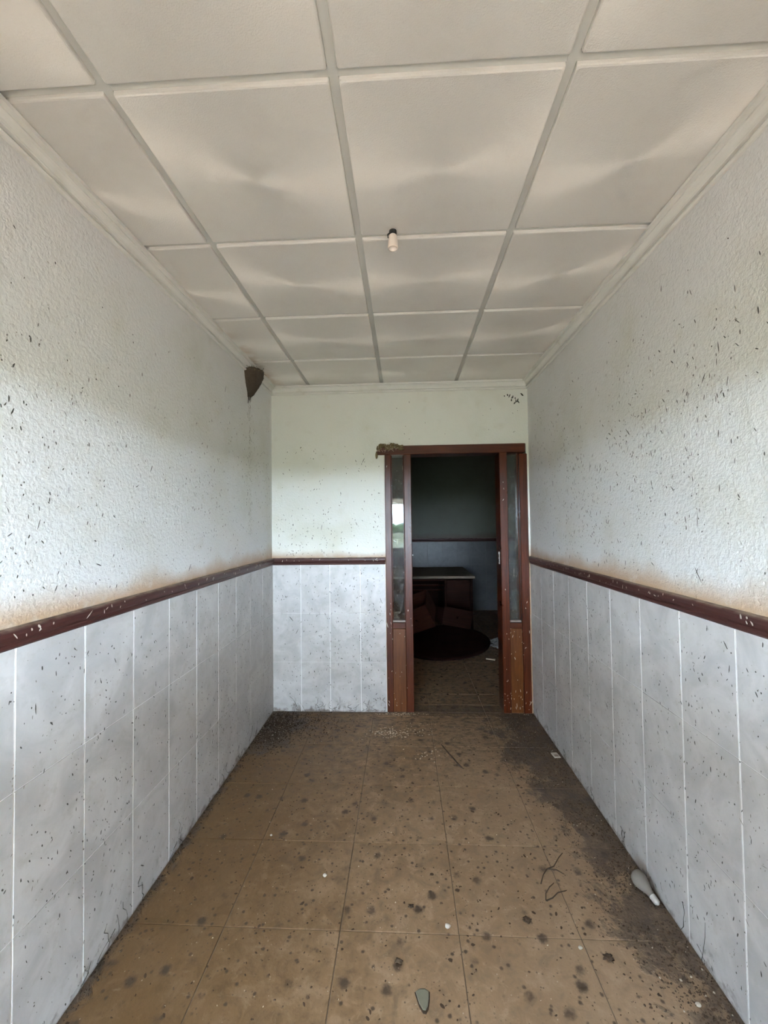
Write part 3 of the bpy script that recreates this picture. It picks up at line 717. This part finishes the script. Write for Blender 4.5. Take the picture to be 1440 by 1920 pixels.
pebbles = [((.603, 1.532), .0075, 'bright white pebble on the floor at a tile joint'), ((.144, 1.593), .0105, 'beige pebble left of a tile joint crossing'), ((-.665, 2.02), .006, 'white pebble near the left wall tiles'),
           ((-.36, 1.80), .009, 'pale pebble in a dark spot left of the middle'), ((.895, 1.37), .008, 'white pebble at the bottom right by the dirt')]
for (x, y), r, lab in pebbles:
    m = MB(); v_, f_ = lump((r, r * .8, r * .6), r * 1000, .35); m.add([a + Vector((x, y, r * .5)) for a in v_], f_)
    tag(m.obj('pebble', M['white'], smooth=True), lab, 'pebble', 'pebbles on the floor')
blobs = [((-.039, 1.466), .014), ((.006, 1.671), .012), ((.445, 1.628), .018), ((.684, 1.502), .018)]
for i, ((x, y), r) in enumerate(blobs):
    m = MB(); v_, f_ = lump((r * .8, r * .62, r * .2), i + 11, .7, 3); m.add([a + Vector((x, y, r * .2)) for a in v_], f_)
    tag(m.obj('dirt_clod', M['dirt_mid'], smooth=True), ['dark clod low on the floor left of the shard', 'dark clod in the middle of the floor', 'dark ragged clod right of the middle tile joint', 'dark clod with pale centre by the right wall'][i], 'clod', 'clods of dirt')

# ------------------------------------------------------------------ the dark room : wrecked desk and drawers
dk = empty('desk', (-.05, 0, 0)); tag(dk, 'large old wooden desk with a dusty top in the dark room', 'desk')
DXA, DXB, DYA, DYB, DZT = -.75, 1.02, 5.75, 6.95, .77
def dpart(name, mat, *b, c=.006): m = MB(); m.cbox(*b, c=c); return m.obj(name, M[mat], dk)
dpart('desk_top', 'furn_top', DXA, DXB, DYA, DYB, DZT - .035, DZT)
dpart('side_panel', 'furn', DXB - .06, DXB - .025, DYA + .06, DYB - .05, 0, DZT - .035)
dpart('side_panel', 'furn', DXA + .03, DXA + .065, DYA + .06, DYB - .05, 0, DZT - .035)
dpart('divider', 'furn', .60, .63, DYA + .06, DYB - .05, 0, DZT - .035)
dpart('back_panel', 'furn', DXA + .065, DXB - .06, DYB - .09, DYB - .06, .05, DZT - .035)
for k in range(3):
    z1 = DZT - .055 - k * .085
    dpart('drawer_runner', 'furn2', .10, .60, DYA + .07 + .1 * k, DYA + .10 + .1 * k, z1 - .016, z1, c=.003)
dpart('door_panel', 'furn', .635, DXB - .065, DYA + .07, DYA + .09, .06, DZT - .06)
def drawer(loc, rot, w_, d_, h_, lab, mat='furn2'):
    e = empty('drawer', loc, rot); tag(e, lab, 'drawer', 'pulled out drawers in the dark room')
    def bp(n, *b): m = MB(); m.cbox(*b, c=.003); return m.obj(n, M[mat], e)
    df_ = bp('drawer_front', -w_ / 2, w_ / 2, -.02, 0, 0, h_)
    bp('drawer_side', -w_ / 2 + .01, -w_ / 2 + .024, 0, d_, .01, h_ - .02)
    bp('drawer_side', w_ / 2 - .024, w_ / 2 - .01, 0, d_, .01, h_ - .02)
    bp('drawer_back', -w_ / 2 + .024, w_ / 2 - .024, d_ - .014, d_, .01, h_ - .02)
    bp('drawer_bottom', -w_ / 2 + .024, w_ / 2 - .024, 0, d_ - .014, .012, .020)
    bp('drawer_knob', -.014, .014, -.045, -.02, h_ / 2 - .014, h_ / 2 + .014).parent = df_
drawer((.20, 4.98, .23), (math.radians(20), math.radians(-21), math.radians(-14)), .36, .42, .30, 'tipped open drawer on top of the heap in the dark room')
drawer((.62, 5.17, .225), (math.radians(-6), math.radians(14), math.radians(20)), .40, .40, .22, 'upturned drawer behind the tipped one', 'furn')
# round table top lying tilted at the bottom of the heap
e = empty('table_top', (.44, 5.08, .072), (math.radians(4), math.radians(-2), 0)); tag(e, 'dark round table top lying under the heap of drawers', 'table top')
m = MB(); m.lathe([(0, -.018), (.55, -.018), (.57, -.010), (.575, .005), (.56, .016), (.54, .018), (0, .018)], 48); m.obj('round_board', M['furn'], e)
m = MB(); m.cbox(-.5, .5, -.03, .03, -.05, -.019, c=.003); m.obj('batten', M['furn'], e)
m = MB(); v_, f_ = lump((.085, .06, .05), 5, .9, 3); m.add([a + Vector((1.10, 5.05, .05)) for a in v_], f_)
tag(m.obj('crumpled_paper', M['paper']), 'crumpled pale paper on the floor right of the heap in the dark room', 'paper')
for x, y, a, lab in ((1.12, 4.75, .5, 'pale splinter on the dark floor in front of the crumpled paper'), (.93, 4.62, -.4, 'pale splinter lying nearest the doorway in the dark room')):
    m = MB(); R = Matrix.Translation((x, y, .008)) @ Matrix.Rotation(a, 4, 'Z'); m.cbox(-.05, .05, -.012, .012, -.007, .007, c=.003, M=R)
    tag(m.obj('wood_splinter', M['straw']), lab, 'splinter', 'splinters in the dark room')
